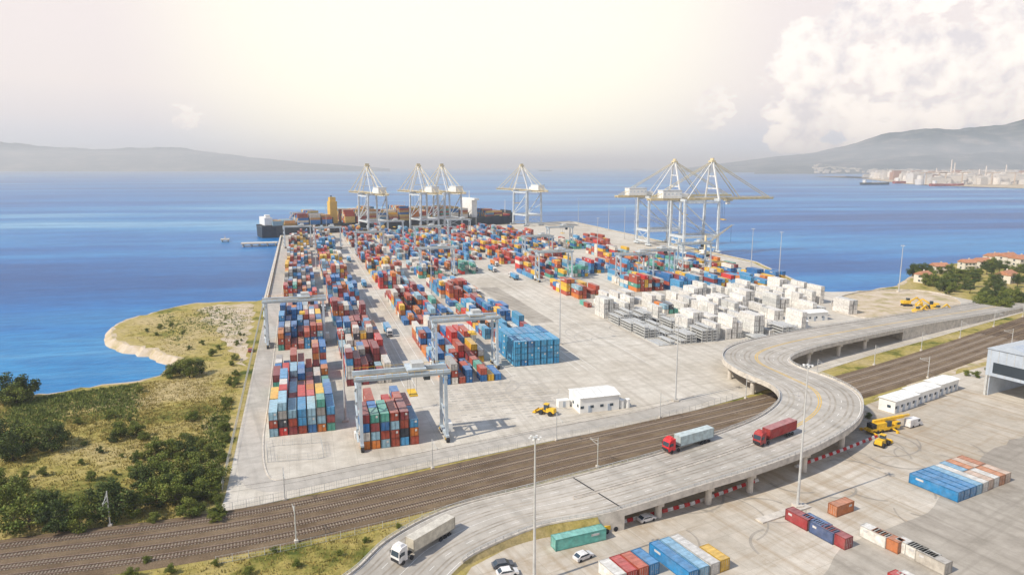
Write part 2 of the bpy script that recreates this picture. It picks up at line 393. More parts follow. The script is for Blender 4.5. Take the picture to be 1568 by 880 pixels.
for i in range(K-1):
    mb.add([fr(i,j/4) for j in range(5)]+[fr(i+1,j/4) for j in range(5)],[(j,j+1,j+6,j+5) for j in range(4)],0)
    for f in(0,1):
        if iA<i<iB: mb.add([fr(i,f),fr(i+1,f),fr(i+1,f,-1.3),fr(i,f,-1.3)],[(0,1,2,3)],1)
        else: mb.add([fr(i,f),fr(i+1,f),slope(i+1,f),slope(i,f)],[(0,1,2,3)],2 if i<iA-3 else 1)
    if iA<i<iB: mb.add([fr(i,0,-1.3),fr(i,1,-1.3),fr(i+1,1,-1.3),fr(i+1,0,-1.3)],[(3,2,1,0)],1)
for i in(iA+1,iB): mb.add([fr(i,0,-fr(i,0).z),fr(i,1,-fr(i,0).z),fr(i,1,-.02),fr(i,0,-.02)],[(0,1,2,3)],1)
pidx=[nearest(x,y) for x,y in((985,730),(1060,710),(1130,690),(1200,665),(1255,640),(1255,610),(1215,580),(1165,557),(1170,535),(1210,525),(1260,514),(1310,505))]
for i in pidx:
    a=fr(i,.04,-1.31);b=fr(i,.96,-1.31); mb.beam(a-Vector((0,0,.6)),b-Vector((0,0,.6)),1.6,1.2,1)
    for f in(.1,.5,.9):
        p=fr(i,f); mb.cyl((p.x,p.y,0),(p.x,p.y,p.z-2.4),.85,.85,10,1)
mb.obj('flyover_bridge',['road','parap','dry'])
mb=MB()
for f in(.012,.988):
    for i in range(3,K-1):
        if f>.5 and i<iA-22: continue
        mb.beam(fr(i,f,.2),fr(i+1,f,.2),.45,.4,0)
        for h in(.75,1.1): mb.beam(fr(i,f,h),fr(i+1,f,h),.09,.09,1)
        p=fr(i,f); mb.beam(p+Vector((0,0,.4)),p+Vector((0,0,1.12)),.1,.1,1)
mb.obj('bridge_railing',['parap','galv'])
mS=nearest(1225,655); mE=nearest(880,755)
mb=MB()
for i in range(min(mE,mS),max(mE,mS)):
    mb.beam(fr(i,.5,.62),fr(i+1,.5,.62),.12,.3); mb.beam(fr(i,.5,0),fr(i,.5,.75),.12)
    mb.beam(fr(i,.5,.1),fr(i+1,.5,.1),.6,.2)
mb.obj('median_guardrail',['parap'])
mb=MB(); full=range(1,K-2)
lane(mb,.035,.043,.03,full); lane(mb,.958,.966,.03,full)
lane(mb,.25,.257,.03,full,0,1); lane(mb,.745,.752,.03,full,0,1)
lane(mb,.480,.493,.03,range(mS,K-2),1); lane(mb,.509,.522,.03,range(mS,K-2),1)
lane(mb,.496,.502,.03,range(1,mE),0)
mb.obj('road_markings',['paint','ypaint'])
mb=MB()
for f in (.13,.19,.33,.40,.62,.68,.82,.88): lane(mb,f-.012,f+.012,.016,range(1,K-2))
mb.obj('worn_wheel_paths',['apron'])
mb=MB(); i=iA+1; mb.add([fr(i,.02,.05),fr(i,.98,.05),fr(i,.98,.05)+Vector((.4,.1,0)),fr(i,.02,.05)+Vector((.4,.1,0))],[(0,1,2,3)])
mb.obj('expansion_joint',['dark'])
def barrier(pts,skip=True):
    mb=MB(); bp=resample(np.array(G2(pts)),1.6)
    for i in range(len(bp)-1):
        if skip and (i//9)%4==3: continue
        a=math.atan2(*(bp[i+1]-bp[i])[::-1]); c=(.6,.03,.03) if i%2 else (.75,.74,.72)
        mb.box((*bp[i],.25),(1.5,.6,.5),0,a,col=c); mb.box((*bp[i],.65),(1.5,.28,.3),0,a,col=c)
    mb.obj('traffic_barrier',['col'])
barrier([(955,800),(1060,772),(1200,722),(1290,690),(1345,668)])

# ---------------------------------------------------------------- fences
def fence(P,h=2.2,step=3,name='fence',mat='galv'):
    P=resample(np.array([tuple(p)[:2] for p in P],float),step); mb=MB()
    for i in range(len(P)-1):
        a=Vector((*P[i],.04)); b=Vector((*P[i+1],.04)); mb.beam(a,a+Vector((0,0,h)),.1)
        for z in (.15,h*.5,h-.05): mb.beam(a+Vector((0,0,z)),b+Vector((0,0,z)),.04)
        for k in range(1,5):
            q=a.lerp(b,k/5); mb.beam(q+Vector((0,0,.1)),q+Vector((0,0,h)),.025)
    mb.obj(name,[mat])
fence([Vector(p) for p in front[:7]],2.2,3,'perimeter_fence')
fence([YW(-22,176),YW(-22.5,300),YW(-23,437)],2.4,3,'perimeter_fence','galv')
fence([Vector(tuple(rl[i]-rn[i]*13)) for i in range(25,72,4)],1.8,3,'trackside_fence','galv')
fence([G(410,708),G(408,684),G(492,678),G(496,702),G(410,708)],2,2.5,'compound_fence')

# ---------------------------------------------------------------- containers
PAL=[((.42,.08,.045),20),((.27,.045,.05),9),((.62,.2,.04),10),((.03,.17,.44),19),((.07,.30,.56),14),((.30,.50,.62),8),((.70,.67,.61),16),((.76,.46,.04),12),((.09,.36,.29),4),((.05,.06,.08),4),((.36,.35,.33),4),((.58,.04,.035),8)]
WH=[((.76,.75,.72),14),((.66,.67,.65),4),((.58,.60,.60),1)]
BL=[((.03,.26,.52),8),((.06,.33,.58),5),((.03,.19,.42),3)]
def pick(p): return random.choices([a for a,_ in p],[b for _,b in p])[0]
def jit(c,v=.14):
    k=1+random.uniform(-v,v); return tuple(min(.9,x*k) for x in c)
def cbox(mb,x,y,z,L,col,w=2.4,h=2.52):
    c=jit(col); q=random.uniform(.08,.36); roof=tuple(a*(1-q)+q*.46 for a in c); side=c; end=tuple(a*.94 for a in c)
    mb.box((x,y,z+h/2),(w,L,h),0,0,[c,roof,end,side,end,side])
    dk=tuple(a*.42 for a in c)
    for sx in(-1,1):
        mb.box((x+sx*(w/2-.02),y-L/2-.02,z+h/2),(.16,.1,h+.04),0,0,col=dk)
        if random.random()<.3:
            k=random.uniform(.5,.7); mb.box((x+sx*(w/2+.012),y+random.uniform(-1,1),z+h*.62),(.02,L*.25,h*.3),0,0,col=(k,k,k))
    mb.box((x,y-L/2-.02,z+.08),(w,.08,.16),0,0,col=dk); mb.box((x,y-L/2-.02,z+h/2),(.09,.06,h),0,0,col=dk)
    if random.random()<.35: mb.box((x+.55,y-L/2-.025,z+h*.7),(.6,.03,h*.25),0,0,col=(.6,.6,.58))
def stack(s0,ncol,t0,t1,pal,hmax,p=.95,hmin=1,pitch=2.78,name='container_stack'):
    mb=MB(); nb=max(1,int((t1-t0)/12.9)); ph=random.random()*10; dom=pick(pal)
    for b in range(nb):
        dom=pick(pal) if random.random()<.6 else dom
        for c in range(ncol):
            if random.random()>p: continue
            hh=hmin+(hmax-hmin)*(.5+.35*math.sin(ph+b*.9+c*.35)+random.uniform(-.45,.45)); hh=int(round(max(0 if random.random()<.15 else 1,min(hmax,hh))))
            two=random.random()<.3
            for k in range(hh):
                y=b*12.9+6.1; x=c*pitch+1.3+random.uniform(-.05,.05); z=k*2.6
                if two:
                    cbox(mb,x,y-3.08,z,6.0,pick(pal) if random.random()<.6 else dom); cbox(mb,x,y+3.08,z,6.0,pick(pal))
                else: cbox(mb,x,y+random.uniform(-.1,.1),z,12.15,pick(pal) if random.random()<.65 else dom)
    if mb.v: return mb.obj(name,['cont'],YW(s0,t0,.07),YA)
def segs(a,b,l,g):
    out=[];t=a
    while t+l<=b: out.append((t,t+l)); t+=l+g
    return out
for t0,t1 in ((209,298),(312,426),(442,556),(572,700),(714,826)): stack(-12,7,t0,t1,PAL,4,.97,1)
for t0,t1 in ((191,218),(252,340),(354,468),(484,598),(612,720),(735,835)): stack(13.5,6,t0,t1,PAL,5 if t0>200 else 4,.95,2 if t0>200 else 3)
for t0,t1 in ((243,332),(345,440),(455,560),(575,690),(705,800),(815,870)): stack(48,8,t0,t1,PAL,4,.85,1)
stack(80,7,258,285,BL,4,1,4)
for t0,t1 in ((292,372),(385,470),(490,580),(595,690),(705,800),(815,880)): stack(80,7,t0,t1,PAL+([((.07,.32,.54),30)] if t0<400 else []),4,.8,1)
for t0,t1 in segs(500,900,76,16): stack(108,7,t0,t1,PAL,4,.7,1)
for t0,t1 in segs(575,900,76,16): stack(135,5,t0,t1,PAL,4,.65,1)
for s in (157,181,205,229,254,279):
    for t0,t1 in segs(384+random.choice((0,0,12)),900,64,16):
        if s>250 and t0>700: continue
        if random.random()<.1: continue
        stack(s,7,t0,t1,PAL,4,.8,1)
for t0,t1 in segs(400,560,52,14): stack(305,6,t0,t1,PAL,3,.6,1)
for s in range(152,290,12):
    for t0 in np.arange(272 if s<225 else 300,372,14.5):
        if random.random()<.16: continue
        if s<176 and t0<318: continue
        stack(s,3,t0,t0+13,WH if random.random()<.93 else PAL,4,.8,1,3.0,'reefer_stack')
def rackstack(x,t):
    mb=MB(); n=random.randint(3,6)
    for c in range(3):
        for k in range(n-random.randint(0,2)):
            z=k*1.3; X=c*2.9; mb.box((X,0,z+.18),(2.4,11.8,.34))
            for sy in(-1,1):
                for sx in(-1,1): mb.box((X+sx*1.1,sy*5.75,z+.75),(.2,.25,.9))
                mb.box((X,sy*5.75,z+1.0),(2.0,.12,.14))
    mb.obj('flat_rack_stack',['galv'],YW(x,t,.07),YA)
for s in(153,164,175):
    for t in(276,290,304,318): rackstack(s,t)
rackstack(200,268); rackstack(215,271)
def contmesh(L,col):
    mb=MB(); W,Hh=2.44,2.59; c=col; dk=tuple(a*.6 for a in c); roof=tuple(a*.8+.2*.45 for a in c)
    n=int(L/.28)
    for sx in(-1,1):
        vs=[]
        for i in range(n*2+1):
            y=-L/2+.15+(L-.3)*i/(n*2); x=sx*(W/2-.03-(.06 if i%2 else 0)); vs+= [(x,y,.15),(x,y,Hh-.12)]
        mb.add(vs,[(2*i,2*i+2,2*i+3,2*i+1) if sx>0 else (2*i+1,2*i+3,2*i+2,2*i) for i in range(n*2)],0,c)
        for z in(.08,Hh-.07): mb.box((sx*(W/2-.06),0,z),(.12,L-.32,.15 if z<1 else .13),0,0,col=dk)
        for sy in(-1,1): mb.box((sx*(W/2-.08),sy*(L/2-.08),Hh/2),(.18,.18,Hh),0,0,col=dk)
        mb.box((sx*(W/2+.0),L*.28,Hh*.7),(.05,L*.16,.5),0,0,col=(.6,.6,.6))
    m=int(L/.6)
    for i in range(m):
        y=-L/2+.1+(L-.2)*(i+.5)/m; z=Hh-.03-(.04 if i%2 else 0)
        k=random.uniform(.85,1.05); mb.box((0,y,z-.03),(W-.22,(L-.2)/m,.06),0,0,col=tuple(a*k for a in roof))
    mb.box((0,0,.12),(W-.3,L-.4,.1),0,0,col=dk)
    for sy in(-1,1):
        y=sy*(L/2-.07)
        mb.box((0,y,Hh/2),(W-.34,.05,Hh-.2),0,0,col=c); mb.box((0,y,Hh-.08),(W-.34,.14,.16),0,0,col=dk); mb.box((0,y,.09),(W-.34,.14,.18),0,0,col=dk)
        mb.box((0,y+sy*.035,Hh/2),(.05,.03,Hh-.36),0,0,col=dk)
        for x in(-.85,-.3,.3,.85): mb.cyl((x,y+sy*.06,.2),(x,y+sy*.06,Hh-.2),.03,.03,5,0,(.45,.45,.45))
        for x in(-.58,.58): mb.box((x,y+sy*.07,1.1),(.4,.03,.06),0,0,col=(.4,.4,.4))
    return mb.mesh('shipping_container',['col'])
cache={}
def cont(px,py,L,col,rot,z=.09):
    key=(L,col)
    if key not in cache: cache[key]=contmesh(L,col)
    p=G(px,py) if not isinstance(px,Vector) else px
    return place(cache[key],'shipping_container',(p.x,p.y,z),rot+random.uniform(-.015,.015))
A2=math.radians(28); U2=Vector((math.cos(A2),math.sin(A2),0)); V2=Vector((-math.sin(A2),math.cos(A2),0))
RED=(.5,.05,.04);MAR=(.34,.05,.055);BRN=(.5,.18,.07);ORG=(.62,.25,.1);BLU=(.03,.24,.52);LBL=(.22,.45,.64);WHI=(.74,.73,.69);TEA=(.16,.5,.44);YEL=(.72,.45,.05);TAN=(.64,.48,.37)
cont(886,831,12.19,TEA,A2-math.pi/2-.1)
o=G(1432,752)
for i,c in enumerate([BLU,BLU,BLU,LBL,WHI,TAN,WHI,ORG,TAN]):
    p=o+U2*(2.62*i); cont(p,0,12.19,c,A2) if i<5 else cont(p-V2*2.9,0,6.06,c,A2)
    if i>=5: cont(p+V2*3.3,0,6.06,[LBL,ORG,TAN,BRN][i-5],A2)
for px,py,L,c in [(1224,802,6.06,MAR),(1250,812,6.06,(.08,.17,.36)),(1262,822,6.06,(.08,.12,.24)),(1280,830,6.06,MAR),(1340,828,6.06,WHI),(1358,836,6.06,BRN),
                  (1396,850,6.06,WHI),(1412,858,6.06,(.6,.6,.56)),(1428,868,6.06,(.5,.47,.42))]:
    cont(px,py,L,c,A2 if c!=BRN else A2+.05)
cont(1287,784,6.06,BRN,A2-math.pi/2)
o=G(1030,868)
for i,c in enumerate([BLU,LBL,(.66,.65,.62),YEL]): cont(o+U2*(2.75*i)+(-V2*(3 if i==3 else 0)),0,12.19 if i<3 else 6.06,c,A2)
o=G(930,880)
for i,c in enumerate([WHI,RED,(.55,.12,.06),BLU]): cont(o+U2*(2.7*i)-V2*1.5,0,6.06,c,A2)
cont(1386,905,6.06,RED,A2);cont(1400,905,6.06,WHI,A2)

# ---------------------------------------------------------------- RTG gantry crane
def rtg():
    mb=MB(); S=12.3; W=4.2; Ht=20
    for sx in(-1,1):
        x=sx*S
        mb.box((x,0,1.6),(.9,11,1.0),0)
        for sy in(-1,1):
            mb.beam((x,sy*W,2.1),(x,sy*3.2,Ht),.9,.75,0)
            for k in(-1,1): mb.cyl((x-.45,sy*4.4+k*.9,.8),(x+.45,sy*4.4+k*.9,.8),.8,.8,12,2)
            mb.box((x,sy*4.4,.9),(1.2,.5,.5),4)
        mb.box((x,0,Ht-.6),(1.0,8.2,1.0),0); mb.box((x,0,9),(.4,7.2,.4),0)
        mb.beam((x,-3.8,2.2),(x,3.5,9),.25,.25,0)
    for sy in(-1,1):
        mb.box((0,sy*3.1,Ht+.75),(2*S+3,.8,1.4),0)
        mb.box((0,sy*3.1+sy*.75,Ht+1.0),(2*S+3,.5,.08),0)
        for i in range(14): mb.beam((-S-1.3+i*2.1,sy*3.1+sy*.98,Ht+1),(-S-1.3+i*2.1,sy*3.1+sy*.98,Ht+2.1),.06,.06,4)
        mb.beam((-S-1.4,sy*4.08,Ht+2.1),(S+1.4,sy*4.08,Ht+2.1),.07,.07,4)
    mb.box((4,0,Ht+2.1),(5.5,7.2,.7),0); mb.box((4.5,0,Ht+3.1),(3.5,4,1.3),5); mb.box((7.6,1.5,Ht-1.2),(1.8,2,2.2),3)
    for a in(-1,1):
        for b in(-1,1): mb.beam((3+a*1,b*2.5,Ht+1.6),(3+a*.9,b*2.5,14.6),.06,.06,2)
    mb.box((3,0,14.4),(2.4,6.2,.4),4)
    mb.box((S+1.3,0,3.2),(1.7,4,2.4),1); mb.box((-S-1.1,1,2.9),(1.2,2.2,1.8),1)
    for i in range(9): mb.beam((-S-1.0,-3+(i%2)*4,2.2+i*2),(-S-1.0,1-(i%2)*4,4.2+i*2),.5,.12,0)
    return mb.mesh('rubber_tyred_gantry_crane',['bluew','white','dark','glass','yellow','galv'])
rm=rtg()
for s,t in ((26,195),(-4.2,322),(60.5,262),(95,500),(25,700),(170,455),(-3,720),(194,560),(243,440),(60,640),(292,470),(120,680),(170,760),(245,640),(218,425),(95,760)):
    place(rm,'rubber_tyred_gantry_crane',YW(s,t,.07),YA)

# ---------------------------------------------------------------- STS cranes (x -> sea)
def sts():
    mb=MB(); g=35; W=12.5; zb=48
    for x in(0,g):
        for sy in(-1,1):
            y=sy*W
            mb.beam((x,y,2.5),(x,y*.92,zb),2.0,1.8,0)
            mb.box((x,y,1.6),(2.0,10,1.4),0)
            for k in(-3.2,-1.2,1.2,3.2): mb.cyl((x-.4,y+k,.6),(x+.4,y+k,.6),.6,.6,8,2)
        mb.box((x,0,zb),(1.8,2*W+1,2.2),0); mb.box((x,0,15),(1.5,2*W,2.2),0); mb.box((x,0,4.2),(1.4,2*W,1.4),0)
    for sy in(-1,1):
        y=sy*W
        mb.beam((0,y,15),(g,y,15),1.4,2.2,0); mb.beam((0,y*.95,46),(g,y*.95,46),1.2,1.8,0)
        mb.beam((0,y*.93,45),(g,y*.98,16),.9,.9,0); mb.beam((g,y,15.5),(2,y,30),.6,.6,0); mb.beam((0,y,4),(0,-y,15),.4,.4,0)
    for sy in(-1,1):
        mb.beam((g,sy*W*.9,zb),(g-2,sy*2.2,82),1.3,1.3,3); mb.beam((g-3,sy*2.2,82),(6,sy*6,zb+1),.7,.7,3)
        mb.beam((g-2,sy*2.0,82),(-26,sy*3.2,zb+2),.5,.5,1)
        mb.beam((g-1,sy*2.0,82),(62,sy*3.0,zb+2),.55,.55,1); mb.beam((g-1,sy*2.0,82),(94,sy*3.0,zb+2),.55,.55,1)
        mb.beam((-30,sy*3.2,zb+.6),(99,sy*3.2,zb+.6),1.1,2.0,1)
        mb.beam((-30,sy*4.6,zb+1.6),(99,sy*4.6,zb+1.6),1.0,.15,1)
        for i in range(32): mb.beam((-30+i*4.1,sy*5,zb+1.6),(-30+i*4.1,sy*5,zb+2.8),.1,.1,1)
        mb.beam((-30,sy*5,zb+2.8),(99,sy*5,zb+2.8),.12,.12,1)
    for z,w in((58,8.2),(69,5)): mb.box((g-1-(z-48)*.03,0,z),(.9,2*w,.9),3)
    mb.box((g-2,0,82.5),(4,6,1.4),1); mb.box((g-2,0,84.3),(1,5,2),1)
    for i in range(15): mb.box((-29+i*9.1,0,zb+1),(.8,6,.8),1)
    for i in range(14):
        a=1 if i%2 else -1; mb.beam((-29+i*9.1,a*3,zb+1),(-19.9+i*9.1,-a*3,zb+1),.35,.35,1)
    mb.box((-9,0,zb+5.2),(19,10,7),3); mb.box((-9,0,zb+8.9),(19.6,10.6,.5),0); mb.box((5,0,zb+4),(7,6,3.4),3)
    for i in range(5): mb.box((-17+i*4,-5.05,zb+5.5),(1.6,.1,1.4),0)
    mb.box((52,0,zb-3.4),(3,3,2.8),3); mb.box((52,0,zb-1.1),(6,7,1),1)
    for a in(-1,1):
        for b in(-1,1): mb.beam((46+a,b*2.5,zb),(46+a,b*2.5,30),.12,.12,2)
    mb.box((46,0,29.5),(2.6,12,.7),4)
    for i in range(11): mb.beam((-.5,W+1.6,3+i*4),(-.5+(2.5 if i%2 else -2.5),W+1.6,7+i*4),.6,.2,0)
    mb.box((-1.5,W+1.8,25),(.3,.3,44),0)
    return mb.mesh('ship_to_shore_crane',['cwhite','cream','dark','white','yellow'])
sm=sts()
q0=Vector((-269,803,0)); qd=Vector((351,210,0)); qn=Vector((-210,351,0)).normalized(); qa=math.atan2(qn.y,qn.x)
for kk in(.257,.421,.50,.795): place(sm,'ship_to_shore_crane',q0+qd*kk-qn*38+Vector((0,0,.07)),qa,.97)
for t in(572,640): place(sm,'ship_to_shore_crane',YW(336,t,.07),YA,1.02)
mb=MB(); mb.box((0,0,1.6),(12,9,1.6),2); mb.box((0,0,4),(9,6,3),0,taper=.85); mb.cyl((0,0,5),(0,0,24),1.6,1.2,10,0); mb.box((2,0,17),(2.5,2.5,2.5),1)
for a in(-1,1):
    for b in(-1,1): mb.beam((1,a,14+b),(44,a*.5,33+b*.5),.3,.3,0)
for i in range(11):
    p=Vector((1,0,14)).lerp(Vector((44,0,33)),i/10); mb.beam(p+Vector((0,-.8,-.8)),p+Vector((3.5,.8,.8)),.15,.15,0); mb.beam(p+Vector((0,.8,-.8)),p+Vector((3.5,-.8,.8)),.15,.15,0)
mb.beam((0,0,24),(40,0,32),.2,.2,2); mb.beam((43,0,33),(43,0,14),.15,.15,2); mb.box((-4,0,6),(4,6,4),1)
mb.obj('mobile_harbour_crane',['cream','white','dark'],YW(345,538,.07),YA+.3,scale=.8)

# ---------------------------------------------------------------- ships
def shipmesh(L,B,fb,sup=.25):
    mb=MB(); n=24; prof=[]
    for i in range(n+1):
        u=i/n; x=-L/2+L*u
        w=B/2*(min(1,.72+u*3) if u<.1 else (1 if u<.78 else max(.02,1-((u-.78)/.22)**2)))
        wl=w*(.8 if u<.08 else (1 if u<.7 else max(.02,1-((u-.7)/.28)**1.6) if u<.98 else .02)); sh=0 if u<.8 else (u-.8)*18*L/350
        prof.append((x,w,wl,fb+sh))
    vs=[]
    for x,w,wl,z in prof: vs+=[(x,-w,z),(x,-wl,-4),(x,wl,-4),(x,w,z)]
    fs=[]
    for i in range(n):
        a=4*i;b=a+4; fs+=[(a,a+1,b+1,b),(a+2,a+3,b+3,b+2),(a+3,a,b,b+3)]
    fs+=[(0,3,2,1)]; mb.add(vs,fs,0)
    for i in range(n):
        x,w,_,z=prof[i];x2,w2,_,z2=prof[i+1]
        for s in(-1,1): mb.beam((x,s*w,z+.5),(x2,s*w2,z2+.5),.15,1.0,0)
    if sup is not None:
        sx=-L/2+L*sup; k=L/350+.15
        mb.box((sx,0,fb+10*k),(L*.05,B*.7,20*k),1); mb.box((sx,0,fb+21*k),(L*.04,B*.95,2.5*k),1); mb.box((sx+.2,0,fb+18*k),(L*.05+.2,B*.5,1),2)
    return mb
mb=shipmesh(352,46,13,None)
def ss(mb,x,w,base,maxh):
    n=int(w*2/2.6); dom=pick(PAL); dh=random.randint(max(1,maxh-3),maxh)
    for j in range(n):
        h=max(1,dh-random.choice((0,0,0,1,2)))
        for k in range(h):
            c=jit(dom if random.random()<.3 else pick([((.42,.1,.05),4),((.66,.46,.14),10),((.56,.3,.1),6),((.1,.25,.4),4),((.62,.58,.5),6),((.38,.09,.07),3)]))
            mb.box((x,-w+1.3+j*2.6,base+k*2.6+1.3),(12.2,2.4,2.5),3,0,col=c)
for i in range(23):
    x=-158+i*14.2
    if abs(x+88)<8: continue
    if x<-140: ss(mb,x,18,14,2); continue
    if 95<x<112: continue
    w=23 if x<100 else 23-(x-100)*.16
    ss(mb,x,max(6,w-1),14.2,7 if x<110 else 4)
    mb.box((x+7,0,17),(.8,44 if x<100 else 30,9),0)
mb.box((-88,0,26),(9,12,28),4); mb.box((-88,0,42),(7,8,6),4); mb.cyl((-88,3,40),(-88,3,47),1,1,8,2)
mb.box((103,0,26),(8,30,24),1); mb.box((103,0,38.5),(7,44,2.5),1); mb.cyl((103,0,40),(103,0,50),.6,.3,6,1)
mb.box((-168,0,19),(9,30,9),1); mb.box((-168,-8,25),(5,8,3),1); mb.cyl((160,0,18),(160,0,36),.6,.3,6,1)
c=q0+qd.normalized()*(352/2-18)+qn*27
mb.obj('container_ship',['hull','white','glass','cont','ypaint'],(c.x,c.y,SEA),math.atan2(qd.y,qd.x))
def smallship(px,py,L,ang,hm='hull',sup=.12):
    mb2=shipmesh(L,L*.15,L*.06,sup)
    for i in range(3): mb2.cyl((-L*.1+i*L*.18,0,L*.05),(-L*.1+i*L*.18,0,L*.05+14),.6,.4,6,1); mb2.beam((-L*.1+i*L*.18,0,L*.05+12),(-L*.03+i*L*.18,3,L*.05+9),.5,.5,1); mb2.box((-L*.02+i*L*.18,0,L*.06+1),(L*.13,L*.1,2),1)
    p=G(px,py,SEA); mb2.obj('cargo_ship',[hm,'white','glass'],(p.x,p.y,SEA),ang)
smallship(1340,283,150,.25,'hull'); smallship(1392,281,170,.2,'hullred'); smallship(1450,285,150,.1,'hullred')
smallship(835,262,220,2.9,'hull'); smallship(975,260,220,.1,'hullred'); smallship(1160,259,230,.2); smallship(1180,261,160,.1)
mb=MB(); mb.box((0,0,0),(36,12,1.2))
for i in range(-2,3):
    for j in(-1,1): mb.cyl((i*8,j*4.5,-6),(i*8,j*4.5,0),.7,.7,8)
mb.obj('mooring_jetty',['parap'],YW(-42,772,.2),YA)
mb=MB(); mb.box((0,0,1),(9,9,1.4)); [mb.cyl((a*3,b*3,-5),(a*3,b*3,1),.6,.6,8) for a in(-1,1) for b in(-1,1)]; mb.cyl((0,0,1.6),(0,0,6),.3,.2,6); mb.box((0,0,2.2),(1.5,1.5,1.2))
p=G(345,370,SEA); mb.obj('mooring_dolphin',['parap'],(p.x,p.y,SEA+1.5),YA)

# ---------------------------------------------------------------- light masts
def mast(h):
    mb=MB(); mb.box((0,0,.35),(2,2,.7),1); mb.cyl((0,0,.6),(0,0,h),.34,.13,10,0); mb.cyl((0,0,h-.15),(0,0,h+.05),.5,.5,12,0)
    for i in range(6):
        a=i*math.pi/3; c,s=math.cos(a),math.sin(a); mb.beam((0,0,h),(c*.95,s*.95,h),.07,.07,0); mb.box((c*1.05,s*1.05,h-.1),(.4,.4,.18),2,a)
    mb.cyl((0,0,h),(0,0,h+1.2),.04,.03,5,0)
    return mb.mesh('light_mast',['galv','parap','white'])
mm={h:mast(h) for h in(30,35)}
for px,py,h in [(818,893,30),(1221,776,35),(1034,614,30),(1192,432,35),(1376,447,30),(857,527,30),(529,645,30)]:
    p=G(px,py); place(mm[h],'light_mast',(p.x,p.y,.05),.2)
for s,t in ((10.3,560),(10.3,760),(76,420),(76,700),(250,560),(315,430),(345,700),(372,800),(372,900),(200,800),(130,900),(30,860)): place(mm[35],'light_mast',YW(s,t,.05),YA)
mb=MB(); mb.box((0,0,.18),(16,2.2,.36),0); mb.obj('kerb_island',['parap'],G(1200,786,.05),A2)

# ---------------------------------------------------------------- vehicles
def wheels(mb,xs,w,r=.5,mat=2):
    for x in xs:
        for s in(-1,1): mb.cyl((x,s*(w/2-.3),r),(x,s*w/2,r),r,r,12,mat)
def truck(cabcol,boxcol,L=12.2):
    mb=MB(); mb.box((0,0,1.05),(L+3.4,.9,.35),2)
    n=int(L/.3); x0=-L/2-2.0
    for s in(-1,1):
        vs=[]
        for i in range(2*n+1):
            x=x0+L*i/(2*n); y=s*(1.25-(.05 if i%2 else 0)); vs+=[(x,y,1.35),(x,y,3.95)]
        mb.add(vs,[(2*i,2*i+2,2*i+3,2*i+1) for i in range(2*n)],0,boxcol)
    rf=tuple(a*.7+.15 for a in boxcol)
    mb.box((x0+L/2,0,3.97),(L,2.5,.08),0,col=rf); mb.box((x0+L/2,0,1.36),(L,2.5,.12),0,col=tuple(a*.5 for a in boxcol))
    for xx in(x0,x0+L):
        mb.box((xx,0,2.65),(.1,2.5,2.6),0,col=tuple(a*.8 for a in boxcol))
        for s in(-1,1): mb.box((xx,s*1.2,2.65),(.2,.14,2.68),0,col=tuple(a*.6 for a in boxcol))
    cx=L/2-.2; prof=[(cx,.7),(cx+2.3,.7),(cx+2.4,1.9),(cx+2.15,3.2),(cx+1.5,3.75),(cx,3.8)]
    mb.prism(prof,-1.22,1.22,0,cabcol)
    mb.add([(cx+2.42,-1.1,1.95),(cx+2.42,1.1,1.95),(cx+2.2,1.05,3.05),(cx+2.2,-1.05,3.05)],[(0,1,2,3)],1)
    for s in(-1,1): mb.box((cx+1.3,s*1.225,2.4),(1.1,.03,.8),1); mb.box((cx+2.2,s*1.45,2.4),(.15,.2,.7),2)
    mb.box((cx+2.42,0,1.1),(.1,2.2,.6),2); mb.box((cx+1,0,4.0),(1.2,2,.5),0,col=cabcol,taper=.7)
    wheels(mb,(-L/2-.4,-L/2+.9,-L/2+2.2,cx-1.2,cx+1.2),2.5)
    return mb.mesh('semi_truck',['col','glass','dark'])
def onroad(px,py,zg=7):
    g=G(px,py,zg); i=min(range(1,K-2),key=lambda i:(fr(i,.5)-g).length)
    i,f=min([(i2,f2) for i2 in range(max(1,i-12),min(K-2,i+12)) for f2 in np.linspace(.05,.95,19)],key=lambda a:(fr(a[0],a[1])-g).length)
    d=fr(i+1,f)-fr(i-1,f); return fr(i,f,.04),math.atan2(d.y,d.x)
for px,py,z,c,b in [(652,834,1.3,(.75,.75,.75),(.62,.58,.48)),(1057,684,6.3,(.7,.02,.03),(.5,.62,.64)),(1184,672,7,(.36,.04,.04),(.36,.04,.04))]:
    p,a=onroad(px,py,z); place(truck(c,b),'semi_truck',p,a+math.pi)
def carmesh(col,van=False):
    mb=MB()
    prof=[(-2.15,.35),(2.15,.35),(2.2,.75),(1.3,.98),(.55,1.45),(-1.2,1.48),(-1.9,1.0),(-2.2,.95)] if not van else [(-2.6,.35),(2.6,.35),(2.65,.95),(1.9,1.3),(1.3,2.2),(-2.6,2.25)]
    mb.prism(prof,-.88,.88,0,col)
    if not van:
        for s in(-1,1): mb.add([(-1.6,s*.89,1.02),(1.1,s*.89,1.02),(.5,s*.885,1.38),(-1.2,s*.885,1.4)],[(0,1,2,3)],1)
        mb.add([(1.29,-.75,1.01),(1.29,.75,1.01),(.6,.72,1.44),(.6,-.72,1.44)],[(0,1,2,3)],1); mb.add([(-1.93,-.75,1.03),(-1.93,.75,1.03),(-1.27,.72,1.46),(-1.27,-.72,1.46)],[(0,1,2,3)],1)
    else: mb.add([(1.93,-.8,1.32),(1.93,.8,1.32),(1.36,.78,2.15),(1.36,-.78,2.15)],[(0,1,2,3)],1); mb.box((1.0,0,1.7),(.9,1.79,.6),1)
    for x in(-1.35,1.35):
        for s in(-1,1): mb.cyl((x,s*.7,.33),(x,s*.92,.33),.33,.33,12,2)
    mb.box((2.2,0,.6),(.06,1.4,.2),2)
    return mb.mesh('parked_car',['col','glass','dark'])
